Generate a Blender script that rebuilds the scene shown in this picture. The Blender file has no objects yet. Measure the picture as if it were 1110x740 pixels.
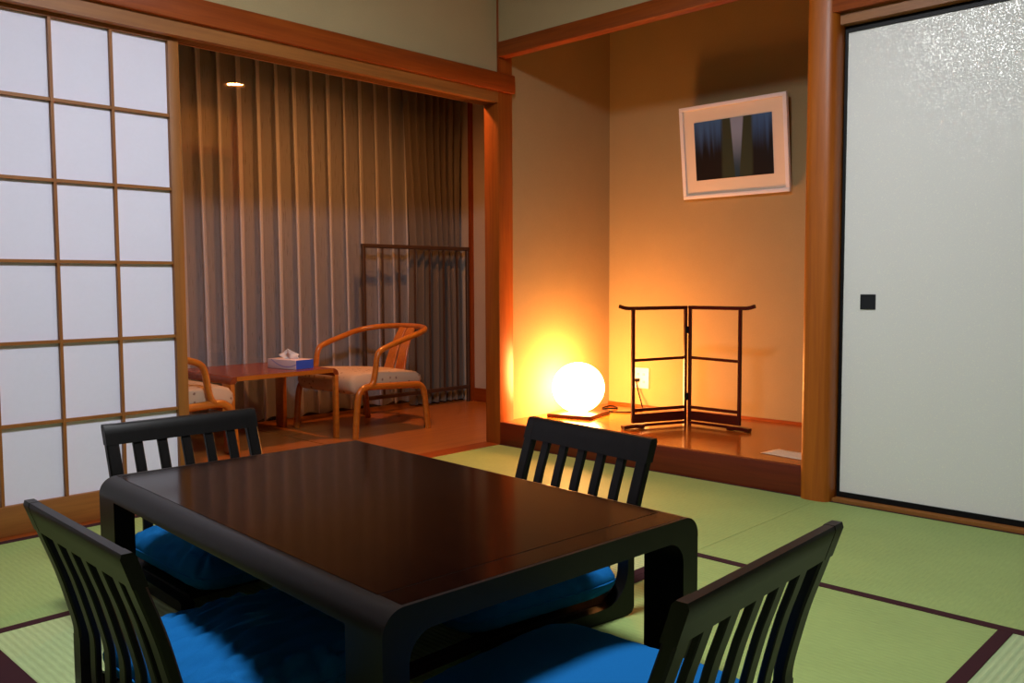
import bpy, bmesh, math, random
from mathutils import Vector, Matrix
random.seed(7)
S = bpy.context.scene
COL = S.collection
R = math.radians

# ------------------------------------------------------------------ materials
def mat(name, color, rough=0.5, spec=0.5, metal=0.0):
    m = bpy.data.materials.new(name); m.use_nodes = True
    b = m.node_tree.nodes['Principled BSDF']
    b.inputs['Base Color'].default_value = (*color, 1)
    b.inputs['Roughness'].default_value = rough
    b.inputs['Specular IOR Level'].default_value = spec
    b.inputs['Metallic'].default_value = metal
    return m

def nd(m, kind, **kw):
    n = m.node_tree.nodes.new(kind)
    for k, v in kw.items():
        if hasattr(n, k): setattr(n, k, v)
        else: n.inputs[k].default_value = v
    return n

def lk(m, a, ai, b, bi): m.node_tree.links.new(a.outputs[ai], b.inputs[bi])

def bsdf(m): return m.node_tree.nodes['Principled BSDF']

def ramp(m, stops):
    r = nd(m, 'ShaderNodeValToRGB')
    e = r.color_ramp.elements
    while len(e) < len(stops): e.new(0.5)
    for x, (p, c) in zip(e, stops):
        x.position = p; x.color = (*c, 1)
    return r

def wood(name, c1, c2, axis='X', rough=0.4, scale=1.0, spec=0.4, bump=0.05, coat=0.0):
    """grain stretched along one local axis"""
    m = mat(name, c1, rough, spec)
    tc = nd(m, 'ShaderNodeTexCoord'); mp = nd(m, 'ShaderNodeMapping')
    s = {'X': (1.2, 26, 26), 'Y': (26, 1.2, 26), 'Z': (26, 26, 1.2)}[axis]
    mp.inputs['Scale'].default_value = [v * scale for v in s]
    n = nd(m, 'ShaderNodeTexNoise', Scale=2.2, Detail=6.0, Roughness=0.6, Distortion=0.6)
    r = ramp(m, [(0.3, c1), (0.72, c2)])
    lk(m, tc, 'Object', mp, 'Vector'); lk(m, mp, 'Vector', n, 'Vector')
    lk(m, n, 'Fac', r, 'Fac'); lk(m, r, 'Color', bsdf(m), 'Base Color')
    if bump:
        bp = nd(m, 'ShaderNodeBump', Strength=bump, Distance=0.002)
        lk(m, n, 'Fac', bp, 'Height'); lk(m, bp, 'Normal', bsdf(m), 'Normal')
    if coat:
        bsdf(m).inputs['Coat Weight'].default_value = coat
        bsdf(m).inputs['Coat Roughness'].default_value = 0.12
    return m

def plaster(name, c, scale=180.0, var=0.08, bump=0.25):
    m = mat(name, c, 0.9, 0.15)
    tc = nd(m, 'ShaderNodeTexCoord')
    n = nd(m, 'ShaderNodeTexNoise', Scale=scale, Detail=4.0, Roughness=0.6)
    n2 = nd(m, 'ShaderNodeTexNoise', Scale=7.0, Detail=3.0)
    r = ramp(m, [(0.25, tuple(v * (1 - var) for v in c)), (0.75, tuple(min(1, v * (1 + var)) for v in c))])
    mx = nd(m, 'ShaderNodeMath', operation='MULTIPLY_ADD'); mx.inputs[1].default_value = 0.35
    lk(m, tc, 'Object', n, 'Vector'); lk(m, tc, 'Object', n2, 'Vector')
    lk(m, n2, 'Fac', mx, 0); 
    m2 = nd(m, 'ShaderNodeMath', operation='MULTIPLY'); m2.inputs[1].default_value = 0.65
    lk(m, n, 'Fac', m2, 0); lk(m, m2, 0, mx, 2)
    lk(m, mx, 0, r, 'Fac'); lk(m, r, 'Color', bsdf(m), 'Base Color')
    bp = nd(m, 'ShaderNodeBump', Strength=bump, Distance=0.001)
    lk(m, n, 'Fac', bp, 'Height'); lk(m, bp, 'Normal', bsdf(m), 'Normal')
    return m

def tatami_mat_material(name, c, rush_axis, strength):
    """woven rush: fine strands along rush_axis, rows ~1.6 cm wide across it"""
    m = mat(name, c, 0.62, 0.3)
    tc = nd(m, 'ShaderNodeTexCoord'); sx = nd(m, 'ShaderNodeSeparateXYZ')
    lk(m, tc, 'Object', sx, 'Vector')
    across = 'Y' if rush_axis == 'X' else 'X'
    w = nd(m, 'ShaderNodeMath', operation='MULTIPLY'); w.inputs[1].default_value = 2 * math.pi / 0.0165
    s = nd(m, 'ShaderNodeMath', operation='SINE')
    lk(m, sx, across, w, 0); lk(m, w, 0, s, 0)
    mp = nd(m, 'ShaderNodeMapping')
    mp.inputs['Scale'].default_value = (30, 420, 1) if rush_axis == 'X' else (420, 30, 1)
    n = nd(m, 'ShaderNodeTexNoise', Scale=1.0, Detail=3.0)
    lk(m, tc, 'Object', mp, 'Vector'); lk(m, mp, 'Vector', n, 'Vector')
    n2 = nd(m, 'ShaderNodeTexNoise', Scale=5.0, Detail=3.0); lk(m, tc, 'Object', n2, 'Vector')
    mix = nd(m, 'ShaderNodeMath', operation='MULTIPLY_ADD'); mix.inputs[1].default_value = 0.12 * strength
    lk(m, s, 0, mix, 0); lk(m, n, 'Fac', mix, 2)
    add = nd(m, 'ShaderNodeMath', operation='MULTIPLY_ADD'); add.inputs[1].default_value = 0.5
    lk(m, n2, 'Fac', add, 0); lk(m, mix, 0, add, 2)
    r = ramp(m, [(0.45, tuple(v * 0.86 for v in c)), (1.0, tuple(v * 1.14 for v in c))])
    lk(m, add, 0, r, 'Fac'); lk(m, r, 'Color', bsdf(m), 'Base Color')
    bp = nd(m, 'ShaderNodeBump', Strength=0.35 * strength, Distance=0.0015)
    lk(m, s, 0, bp, 'Height'); lk(m, bp, 'Normal', bsdf(m), 'Normal')
    return m

def fabric(name, c, rough=0.85, scale=500, bump=0.15, sheen=0.2, c2=None):
    m = mat(name, c, rough, 0.2)
    tc = nd(m, 'ShaderNodeTexCoord')
    bsdf(m).inputs['Specular IOR Level'].default_value = 0.0
    n = nd(m, 'ShaderNodeTexNoise', Scale=scale, Detail=2.0)
    lk(m, tc, 'Object', n, 'Vector')
    c2 = c2 or tuple(min(1, v * 1.18) for v in c)
    r = ramp(m, [(0.3, c), (0.7, c2)])
    lk(m, n, 'Fac', r, 'Fac'); lk(m, r, 'Color', bsdf(m), 'Base Color')
    bp = nd(m, 'ShaderNodeBump', Strength=bump, Distance=0.001)
    lk(m, n, 'Fac', bp, 'Height'); lk(m, bp, 'Normal', bsdf(m), 'Normal')
    bsdf(m).inputs['Sheen Weight'].default_value = sheen
    return m

def emissive(name, color, strength, base=(0.9, 0.9, 0.9)):
    m = mat(name, base, 0.4)
    bsdf(m).inputs['Emission Color'].default_value = (*color, 1)
    bsdf(m).inputs['Emission Strength'].default_value = strength
    return m

RED1, RED2 = (0.190, 0.032, 0.0030), (0.300, 0.064, 0.007)
TAN1, TAN2 = (0.225, 0.078, 0.014), (0.33, 0.125, 0.025)
M = {}
for ax in 'XYZ':
    M['red' + ax] = wood('stained_cedar_' + ax, RED1, RED2, ax, 0.38)
    M['tan' + ax] = wood('pale_cypress_' + ax, TAN1, TAN2, ax, 0.5)
M['post'] = wood('corner_post_wood', (0.24, 0.052, 0.005), (0.36, 0.090, 0.010), 'Z', 0.4)
M['toko_post'] = wood('polished_post_wood', (0.30, 0.070, 0.004), (0.45, 0.120, 0.008), 'Z', 0.42, 0.8, 0.45, 0.05, 0.0)
M['kamachi'] = wood('dark_red_lacquered_wood', (0.100, 0.012, 0.003), (0.155, 0.022, 0.005), 'Y', 0.4)
M['toko_floor'] = wood('alcove_board_wood', (0.28, 0.060, 0.005), (0.40, 0.100, 0.009), 'Y', 0.16, 0.6, 0.5, 0.0)
M['ver_floor'] = wood('veranda_floor_wood', (0.32, 0.098, 0.018), (0.44, 0.150, 0.030), 'X', 0.28, 0.5, 0.4, 0.02)
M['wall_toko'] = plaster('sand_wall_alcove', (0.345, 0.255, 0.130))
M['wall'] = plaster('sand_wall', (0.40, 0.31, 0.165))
M['wall_white'] = plaster('pale_wall', (0.50, 0.44, 0.40))
M['wall_plain'] = plaster('low_bounce_wall', (0.15, 0.14, 0.12))  # unseen walls and veranda ceiling, colour darkened to cut bounced light
M['ceil'] = wood('ceiling_board', (0.13, 0.085, 0.045), (0.18, 0.12, 0.065), 'Y', 0.7)
M['under'] = mat('subfloor', (0.08, 0.06, 0.04), 0.9)
M['night'] = mat('dark_night_surface', (0.012, 0.011, 0.012), 0.9, 0.1)
M['edge'] = fabric('tatami_border_cloth', (0.040, 0.014, 0.017), 0.8, 900, 0.2, 0.05)
M['tat_a'] = tatami_mat_material('rush_green', (0.270, 0.365, 0.115), 'X', 0.28)
M['tat_b'] = tatami_mat_material('rush_green_cross', (0.270, 0.365, 0.115), 'Y', 0.4)
M['tat_pale'] = tatami_mat_material('rush_sheen_tone_cross', (0.36, 0.45, 0.20), 'Y', 1.2)  # view-dependent rush sheen painted in as a paler base colour
M['tat_sheenX'] = tatami_mat_material('rush_sheen_tone', (0.36, 0.46, 0.23), 'X', 1.2)  # same sheen lightened into the base colour, other weave direction
M['paper'] = plaster('shoji_paper', (0.80, 0.785, 0.93), 90, 0.02, 0.05)
M['blackframe'] = mat('black_lacquer_frame', (0.004, 0.004, 0.005), 0.5, 0.2)
M['chair'] = wood('black_stained_chair_wood', (0.0030, 0.0026, 0.0025), (0.0055, 0.0044, 0.0042), 'Z', 0.36, 1, 0.20, 0.02)
M['chair_tip'] = mat('worn_brown_edge', (0.06, 0.03, 0.018), 0.4)
M['table'] = wood('dark_table_wood', (0.0046, 0.0013, 0.0009), (0.0085, 0.0023, 0.0013), 'Y', 0.12, 0.6, 0.17, 0.0)
M['table_side'] = wood('dark_table_side_wood', (0.0045, 0.0030, 0.0026), (0.0075, 0.0045, 0.0038), 'Y', 0.36, 0.6, 0.26, 0.0)
M['blue'] = fabric('blue_cushion_cloth', (0.008, 0.110, 0.33), 0.75, 700, 0.12, 0.0, (0.012, 0.135, 0.39))
M['blue_edge'] = fabric('dark_cushion_back_cloth', (0.012, 0.02, 0.035), 0.8, 700)
M['bent'] = wood('golden_bentwood', (0.40, 0.105, 0.009), (0.54, 0.17, 0.018), 'X', 0.28, 0.8, 0.5, 0.0, 0.3)
M['ver_table'] = wood('red_brown_table_wood', (0.20, 0.035, 0.010), (0.28, 0.055, 0.015), 'X', 0.25, 0.6, 0.5, 0.0)
M['rack'] = mat('dark_red_lacquer', (0.05, 0.006, 0.004), 0.25)
M['rail'] = mat('brown_painted_metal', (0.075, 0.042, 0.028), 0.4, 0.5, 0.3)
M['steel'] = mat('brushed_steel', (0.5, 0.48, 0.45), 0.3, 0.5, 1.0)
M['white'] = mat('white_plastic', (0.85, 0.83, 0.80), 0.35)
M['socket'] = mat('socket_slot', (0.35, 0.30, 0.25), 0.5)
M['black'] = mat('black_rubber', (0.006, 0.005, 0.005), 0.85, 0.1)
M['frame_white'] = mat('white_picture_frame', (0.80, 0.77, 0.82), 0.4)
M['mount'] = mat('ivory_mount_card', (0.74, 0.64, 0.53), 0.9)
M['lamp_base'] = mat('dark_lamp_base', (0.045, 0.012, 0.006), 0.35)
M['tissue'] = mat('soft_white_tissue', (0.86, 0.80, 0.80), 0.95, 0.1)
M['box_blue'] = mat('blue_printed_card', (0.03, 0.10, 0.62), 0.5)

def box_print():
    m = mat('pale_pink_printed_card', (0.78, 0.60, 0.64), 0.55)
    tc = nd(m, 'ShaderNodeTexCoord'); sx = nd(m, 'ShaderNodeSeparateXYZ')
    lk(m, tc, 'Object', sx, 'Vector')
    # a sweeping pale violet curve printed across the long side
    a = nd(m, 'ShaderNodeMath', operation='MULTIPLY_ADD'); a.inputs[1].default_value = -9.0; a.inputs[2].default_value = -0.35
    lk(m, sx, 'Y', a, 0)
    p = nd(m, 'ShaderNodeMath', operation='POWER'); p.inputs[1].default_value = 2.0
    ab = nd(m, 'ShaderNodeMath', operation='ABSOLUTE'); lk(m, a, 0, ab, 0); lk(m, ab, 0, p, 0)
    k = nd(m, 'ShaderNodeMath', operation='MULTIPLY_ADD'); k.inputs[1].default_value = 0.030; k.inputs[2].default_value = 0.012
    lk(m, p, 0, k, 0)
    d = nd(m, 'ShaderNodeMath', operation='SUBTRACT'); lk(m, sx, 'Z', d, 0); lk(m, k, 0, d, 1)
    dd = nd(m, 'ShaderNodeMath', operation='ABSOLUTE'); lk(m, d, 0, dd, 0)
    g = nd(m, 'ShaderNodeMath', operation='LESS_THAN'); g.inputs[1].default_value = 0.0035; lk(m, dd, 0, g, 0)
    mx = nd(m, 'ShaderNodeMix', data_type='RGBA')
    mx.inputs['A'].default_value = (0.80, 0.63, 0.67, 1); mx.inputs['B'].default_value = (0.42, 0.36, 0.62, 1)
    lk(m, g, 0, mx, 'Factor'); m.node_tree.links.new(mx.outputs['Result'], bsdf(m).inputs['Base Color'])
    return m
M['box_print'] = box_print()

def fusuma_paper():
    m = mat('fusuma_paper', (0.72, 0.72, 0.68), 0.55, 0.35)
    tc = nd(m, 'ShaderNodeTexCoord')
    n0 = nd(m, 'ShaderNodeTexNoise', Scale=30.0, Detail=2.0)
    lk(m, tc, 'Object', n0, 'Vector')
    v = nd(m, 'ShaderNodeTexNoise', Scale=105.0, Detail=0.0, Distortion=1.2)
    lk(m, tc, 'Object', v, 'Vector')
    g0 = nd(m, 'ShaderNodeTexNoise', Scale=170.0, Detail=0.0); lk(m, tc, 'Object', g0, 'Vector')
    a = nd(m, 'ShaderNodeMath', operation='SUBTRACT'); a.inputs[1].default_value = 0.5
    lk(m, v, 'Fac', a, 0)
    b = nd(m, 'ShaderNodeMath', operation='ABSOLUTE'); lk(m, a, 0, b, 0)
    st = nd(m, 'ShaderNodeMath', operation='LESS_THAN'); st.inputs[1].default_value = 0.030
    lk(m, b, 0, st, 0)
    gate = nd(m, 'ShaderNodeMath', operation='GREATER_THAN'); gate.inputs[1].default_value = 0.49
    lk(m, g0, 'Fac', gate, 0)
    k = nd(m, 'ShaderNodeMath', operation='MULTIPLY'); lk(m, st, 0, k, 0); lk(m, gate, 0, k, 1)
    mx = nd(m, 'ShaderNodeMix', data_type='RGBA')
    mx.inputs['A'].default_value = (0.785, 0.785, 0.755, 1); mx.inputs['B'].default_value = (0.85, 0.85, 0.78, 1)
    lk(m, k, 0, mx, 'Factor'); m.node_tree.links.new(mx.outputs['Result'], bsdf(m).inputs['Base Color'])
    r = nd(m, 'ShaderNodeMath', operation='MULTIPLY_ADD'); r.inputs[1].default_value = -0.24; r.inputs[2].default_value = 0.62
    lk(m, k, 0, r, 0); lk(m, r, 0, bsdf(m), 'Roughness')
    mt = nd(m, 'ShaderNodeMath', operation='MULTIPLY_ADD'); mt.inputs[1].default_value = 0.75; mt.inputs[2].default_value = 0.25
    lk(m, k, 0, mt, 0); lk(m, mt, 0, bsdf(m), 'Specular IOR Level')
    me_ = nd(m, 'ShaderNodeMath', operation='MULTIPLY'); me_.inputs[1].default_value = 0.40
    lk(m, k, 0, me_, 0); lk(m, me_, 0, bsdf(m), 'Metallic')
    return m
M['fusuma'] = fusuma_paper()

def seat_fabric():
    m = mat('cream_patterned_upholstery', (0.62, 0.48, 0.36), 0.9, 0.2)
    tc = nd(m, 'ShaderNodeTexCoord')
    v = nd(m, 'ShaderNodeTexVoronoi', Scale=26.0); v.inputs['Randomness'].default_value = 0.75
    lk(m, tc, 'Object', v, 'Vector')
    n = nd(m, 'ShaderNodeTexNoise', Scale=60.0, Detail=2.0); lk(m, tc, 'Object', n, 'Vector')
    s = nd(m, 'ShaderNodeMath', operation='MULTIPLY_ADD'); s.inputs[1].default_value = 0.35
    lk(m, n, 'Fac', s, 0); lk(m, v, 'Distance', s, 2)
    r = ramp(m, [(0.30, (0.26, 0.13, 0.09)), (0.40, (0.56, 0.39, 0.27))])
    lk(m, s, 0, r, 'Fac'); lk(m, r, 'Color', bsdf(m), 'Base Color')
    return m
M['seat'] = seat_fabric()

def curtain_mat(name, c, trans, rough=0.8):
    m = mat(name, c, rough, 0.2)
    nt = m.node_tree
    tc = nd(m, 'ShaderNodeTexCoord'); mp = nd(m, 'ShaderNodeMapping'); mp.inputs['Scale'].default_value = (260, 260, 8)
    n = nd(m, 'ShaderNodeTexNoise', Scale=1.0, Detail=2.0)
    lk(m, tc, 'Object', mp, 'Vector'); lk(m, mp, 'Vector', n, 'Vector')
    r = ramp(m, [(0.3, tuple(v * 0.95 for v in c)), (0.7, tuple(min(1.0, v * 1.04) for v in c))])
    lk(m, n, 'Fac', r, 'Fac'); lk(m, r, 'Color', bsdf(m), 'Base Color')
    if trans:
        tr = nd(m, 'ShaderNodeBsdfTranslucent'); tr.inputs['Color'].default_value = (*c, 1)
        mx = nd(m, 'ShaderNodeMixShader'); mx.inputs['Fac'].default_value = trans
        lk(m, bsdf(m), 0, mx, 1); lk(m, tr, 0, mx, 2)
        lk(m, mx, 0, nt.nodes['Material Output'], 'Surface')
    return m
def sheer_mat(name, cover):
    m = curtain_mat(name, (0.86, 0.86, 0.97), 0.0)
    nt = m.node_tree; out = nt.nodes['Material Output']
    t = nd(m, 'ShaderNodeBsdfTransparent'); mx = nd(m, 'ShaderNodeMixShader'); mx.inputs['Fac'].default_value = cover
    lk(m, t, 0, mx, 1); lk(m, bsdf(m), 0, mx, 2); lk(m, mx, 0, out, 'Surface')
    return m
M['sheer'] = sheer_mat('mauve_sheer_cloth', 0.28)
M['sheer_fold'] = sheer_mat('doubled_sheer_cloth', 0.50)
M['drape'] = curtain_mat('dark_olive_drape_cloth', (0.145, 0.125, 0.112), 0.0, 0.45)

def thin_glass():
    m = bpy.data.materials.new('window_glass'); m.use_nodes = True
    nt = m.node_tree; nt.nodes.remove(nt.nodes['Principled BSDF'])
    t = nd(m, 'ShaderNodeBsdfTransparent'); g = nd(m, 'ShaderNodeBsdfGlossy'); g.inputs['Roughness'].default_value = 0.0
    lw = nd(m, 'ShaderNodeLayerWeight'); lw.inputs['Blend'].default_value = 0.5
    pw = nd(m, 'ShaderNodeMath', operation='POWER'); pw.inputs[1].default_value = 5.0
    f = nd(m, 'ShaderNodeMath', operation='MULTIPLY_ADD'); f.inputs[1].default_value = 0.9; f.inputs[2].default_value = 0.03
    lk(m, lw, 'Facing', pw, 0); lk(m, pw, 0, f, 0)
    mx = nd(m, 'ShaderNodeMixShader')
    lk(m, f, 0, mx, 0); lk(m, t, 0, mx, 1); lk(m, g, 0, mx, 2)
    lk(m, mx, 0, nt.nodes['Material Output'], 'Surface')
    return m
M['glass'] = thin_glass()

def art():
    """soft photograph of dark tree trunks with blue light behind"""
    m = mat('forest_print', (0.02, 0.02, 0.02), 0.35, 0.4)
    tc = nd(m, 'ShaderNodeTexCoord'); sx = nd(m, 'ShaderNodeSeparateXYZ'); lk(m, tc, 'Object', sx, 'Vector')
    def mth(op, a, b=None, c=None):
        n = nd(m, 'ShaderNodeMath', operation=op)
        for i, v in enumerate((a, b, c)):
            if v is None: continue
            if isinstance(v, tuple): lk(m, v[0], v[1], n, i)
            else: n.inputs[i].default_value = v
        return (n, 0)
    u = mth('MULTIPLY', (sx, 'Y'), -1 / 0.45)            # -0.5 left .. 0.5 right
    w = mth('MULTIPLY', (sx, 'Z'), 1 / 0.305)            # -0.5 bottom .. 0.5 top
    mp = nd(m, 'ShaderNodeMapping'); mp.inputs['Scale'].default_value = (1, 34, 1.4)
    n = nd(m, 'ShaderNodeTexNoise', Scale=1.0, Detail=2.0)
    lk(m, tc, 'Object', mp, 'Vector'); lk(m, mp, 'Vector', n, 'Vector')
    def smooth(x, e0, e1):
        r = nd(m, 'ShaderNodeMapRange', interpolation_type='SMOOTHSTEP')
        r.inputs['From Min'].default_value = e0; r.inputs['From Max'].default_value = e1
        lk(m, x[0], x[1], r, 'Value'); return (r, 0)
    def mixc(f, a, b):
        x = nd(m, 'ShaderNodeMix', data_type='RGBA')
        lk(m, f[0], f[1], x, 'Factor')
        for nm, v in (('A', a), ('B', b)):
            if isinstance(v, tuple) and isinstance(v[0], float): x.inputs[nm].default_value = (*v, 1)
            else: m.node_tree.links.new(v.outputs['Result'], x.inputs[nm])
        return x
    sky = smooth(mth('ADD', w, mth('MULTIPLY_ADD', (n, 'Fac'), 0.9, -0.45)), -0.12, 0.55)
    base = mixc(sky, (0.010, 0.009, 0.010), (0.045, 0.12, 0.32))
    # bright gap, narrowing downwards
    gc = mth('MULTIPLY_ADD', w, 0.02, 0.055)
    gw = mth('MULTIPLY_ADD', w, 0.055, 0.055)
    gd = mth('DIVIDE', mth('ABSOLUTE', mth('SUBTRACT', u, gc)), gw)
    gap = mixc(smooth(w, -0.42, 0.35), (0.020, 0.050, 0.090), (0.22, 0.29, 0.46))
    # trunks left and right of the gap
    td = mth('ABSOLUTE', mth('SUBTRACT', u, gc))
    trunk = mth('SUBTRACT', 1.0, smooth(td, 0.17, 0.22))
    r1 = mixc(trunk, base, (0.035, 0.048, 0.030))
    ins = mth('SUBTRACT', 1.0, smooth(gd, 0.85, 1.15))
    r2 = mixc(ins, r1, gap)
    m.node_tree.links.new(r2.outputs['Result'], bsdf(m).inputs['Base Color'])
    return m
M['art'] = art()

def printed_paper():
    m = mat('notice_paper', (0.55, 0.45, 0.33), 0.8)
    tc = nd(m, 'ShaderNodeTexCoord')
    b = nd(m, 'ShaderNodeTexNoise', Scale=90.0, Detail=2.0)
    mp = nd(m, 'ShaderNodeMapping'); mp.inputs['Scale'].default_value = (2.2, 0.5, 1)
    lk(m, tc, 'Object', mp, 'Vector'); lk(m, mp, 'Vector', b, 'Vector')
    r = ramp(m, [(0.36, (0.46, 0.37, 0.26)), (0.46, (0.60, 0.50, 0.37))])
    lk(m, b, 'Fac', r, 'Fac'); lk(m, r, 'Color', bsdf(m), 'Base Color')
    return m
M['notice'] = printed_paper()

M['ceiling_lamp'] = emissive('cool_white_diffuser', (0.93, 0.965, 1.0), 94.0)
M['ver_lamp'] = emissive('warm_downlight_glow', (1.0, 0.36, 0.085), 600.0)
M['globe'] = emissive('glowing_globe_glass', (1.0, 0.385, 0.095), 98.0)

# ------------------------------------------------------------------ mesh helpers
def new_bm(): return bmesh.new()

def link_obj(name, bm, material, parent=None, smooth=False):
    me = bpy.data.meshes.new(name)
    bmesh.ops.recalc_face_normals(bm, faces=bm.faces[:])
    bm.to_mesh(me); bm.free()
    o = bpy.data.objects.new(name, me); COL.objects.link(o)
    if isinstance(material, (list, tuple)):
        for x in material: me.materials.append(x)
    else: me.materials.append(material)
    if smooth:
        for p in me.polygons: p.use_smooth = True
        if smooth != 'all':
            me.set_sharp_from_angle(angle=R(40))
    if parent is not None: o.parent = parent
    return o

def add_box(bm, x0, x1, y0, y1, z0, z1, bev=0.0, seg=2, mtx=None):
    vs = [bm.verts.new((x, y, z)) for x in (x0, x1) for y in (y0, y1) for z in (z0, z1)]
    f = [(0, 1, 3, 2), (4, 6, 7, 5), (0, 4, 5, 1), (2, 3, 7, 6), (0, 2, 6, 4), (1, 5, 7, 3)]
    fs = [bm.faces.new([vs[i] for i in q]) for q in f]
    bmesh.ops.recalc_face_normals(bm, faces=fs)
    if bev:
        es = list({e for q in fs for e in q.edges})
        r = bmesh.ops.bevel(bm, geom=es, offset=bev, segments=seg, affect='EDGES', profile=0.5)
        vs = list({v for q in r['faces'] for v in q.verts} | {v for v in vs if v.is_valid})
    if mtx is not None:
        bmesh.ops.transform(bm, matrix=mtx, verts=vs)
    return bm

def box(name, x0, x1, y0, y1, z0, z1, m, parent=None, bev=0.0, seg=2):
    return link_obj(name, add_box(new_bm(), x0, x1, y0, y1, z0, z1, bev, seg), m, parent, bool(bev))

def catmull(pts, n=6):
    P = [Vector(p) for p in pts]
    P = [P[0] * 2 - P[1]] + P + [P[-1] * 2 - P[-2]]
    out = []
    for i in range(1, len(P) - 2):
        for k in range(n):
            t = k / n
            a, b, c, d = P[i - 1], P[i], P[i + 1], P[i + 2]
            out.append(0.5 * ((2 * b) + (c - a) * t + (2 * a - 5 * b + 4 * c - d) * t * t + (3 * b - a - 3 * c + d) * t ** 3))
    out.append(P[-2])
    return out

def add_sweep(bm, path, w, h, ref=(0, 0, 1), n=0, cap=True, widths=None):
    """sweep a section along path: n=0 rectangle w (side) x h (along ref-ish), n>0 ellipse with n points"""
    path = [Vector(p) for p in path]; ref = Vector(ref)
    rings = []
    for i, p in enumerate(path):
        t = (path[min(i + 1, len(path) - 1)] - path[max(i - 1, 0)]).normalized()
        side = t.cross(ref)
        if side.length < 1e-4: side = t.cross(Vector((0.3, 0.9, 0.1)))
        side.normalize(); up = side.cross(t).normalized()
        k = widths[i] if widths else 1.0
        if n:
            sec = [(math.cos(2 * math.pi * j / n) * w / 2 * k, math.sin(2 * math.pi * j / n) * h / 2 * k) for j in range(n)]
        else:
            c = min(w, h) * 0.18
            a, b = w / 2 * k, h / 2
            sec = [(a, b - c), (a - c, b), (-a + c, b), (-a, b - c), (-a, -b + c), (-a + c, -b), (a - c, -b), (a, -b + c)]
        rings.append([bm.verts.new(p + side * u + up * v) for u, v in sec])
    m = len(rings[0])
    for a, b in zip(rings, rings[1:]):
        for j in range(m):
            bm.faces.new((a[j], a[(j + 1) % m], b[(j + 1) % m], b[j]))
    if cap:
        bm.faces.new(rings[0][::-1]); bm.faces.new(rings[-1])
    return bm

def sweep(name, path, w, h, m, parent=None, ref=(0, 0, 1), n=0, widths=None):
    return link_obj(name, add_sweep(new_bm(), path, w, h, ref, n, True, widths), m, parent, True)

def add_prism(bm, poly, axis, a, b):
    """extrude a 2-D outline: axis Y -> poly is (x,z); X -> (y,z); Z -> (x,y)"""
    def P(q, t): return {'Y': (q[0], t, q[1]), 'X': (t, q[0], q[1]), 'Z': (q[0], q[1], t)}[axis]
    v0 = [bm.verts.new(P(q, a)) for q in poly]; v1 = [bm.verts.new(P(q, b)) for q in poly]
    n = len(poly)
    bm.faces.new(v0); bm.faces.new(v1[::-1])
    for i in range(n): bm.faces.new((v0[i], v1[i], v1[(i + 1) % n], v0[(i + 1) % n]))
    return bm

def prism(name, poly, axis, a, b, m, parent=None, smooth=True):
    return link_obj(name, add_prism(new_bm(), poly, axis, a, b), m, parent, smooth)

def arc(cx, cy, r, a0, a1, n=8):
    return [(cx + r * math.cos(R(a0 + (a1 - a0) * i / n)), cy + r * math.sin(R(a0 + (a1 - a0) * i / n))) for i in range(n + 1)]

def lathe(name, prof, m, parent=None, n=48, loc=(0, 0, 0), cap=True):
    bm = new_bm(); rings = []
    for r, z in prof:
        if r < 1e-6: rings.append([bm.verts.new((loc[0], loc[1], loc[2] + z))])
        else: rings.append([bm.verts.new((loc[0] + r * math.cos(2 * math.pi * j / n), loc[1] + r * math.sin(2 * math.pi * j / n), loc[2] + z)) for j in range(n)])
    for a, b in zip(rings, rings[1:]):
        for j in range(n):
            k = (j + 1) % n
            if len(a) == 1: bm.faces.new((a[0], b[k], b[j]))
            elif len(b) == 1: bm.faces.new((a[j], a[k], b[0]))
            else: bm.faces.new((a[j], a[k], b[k], b[j]))
    if cap:
        for q in (rings[0], rings[-1]):
            if len(q) > 2: bm.faces.new(q)
    return link_obj(name, bm, m, parent, True)

def tag(o, label, cat, group=None, kind=None):
    o['label'] = label; o['category'] = cat
    if group: o['group'] = group
    if kind: o['kind'] = kind
    return o

def thing(name, label, cat, loc=(0, 0, 0), rz=0.0, group=None):
    o = bpy.data.objects.new(name, None); COL.objects.link(o)
    o.empty_display_size = 0.05
    o.location = loc; o.rotation_euler = (0, 0, R(rz))
    return tag(o, label, cat, group)

def struct(o, label=None, cat=None):
    o['kind'] = 'structure'
    if label: o['label'] = label
    if cat: o['category'] = cat
    return o

KIDS = {}
def dup(root, loc, rz, label, group=None, scale=1.0):
    r = root.copy(); COL.objects.link(r); r.location = loc; r.rotation_euler = (0, 0, R(rz))
    r.scale = (scale,) * 3
    r['label'] = label
    if group: r['group'] = group
    for ch in list(root.children):
        c = ch.copy(); COL.objects.link(c); c.parent = r
        for g in list(ch.children):
            d = g.copy(); COL.objects.link(d); d.parent = c
    return r

# ------------------------------------------------------------------ the room shell
XW, YW = -3.9, -3.9        # far sides of the room, behind the camera
ZC = 2.40
struct(box('floor', XW, 1.3, YW, 0.0, -0.12, -0.055, M['under']), 'floor under the straw mats', 'floor')
struct(box('ceiling', XW, 1.1, YW, 0.03, ZC, ZC + 0.05, M['ceil']), 'wooden board ceiling', 'ceiling')
struct(box('wall_rear', XW - 0.06, 0.1, YW - 0.06, YW, -0.12, ZC, M['wall_plain']), 'plain wall behind the viewer', 'wall')
struct(box('wall_side', XW - 0.06, XW, YW, 0.1, -0.12, ZC, M['wall_plain']), 'plain wall at the side of the viewer', 'wall')
nz0, nz1 = 1.815, 1.905
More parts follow.
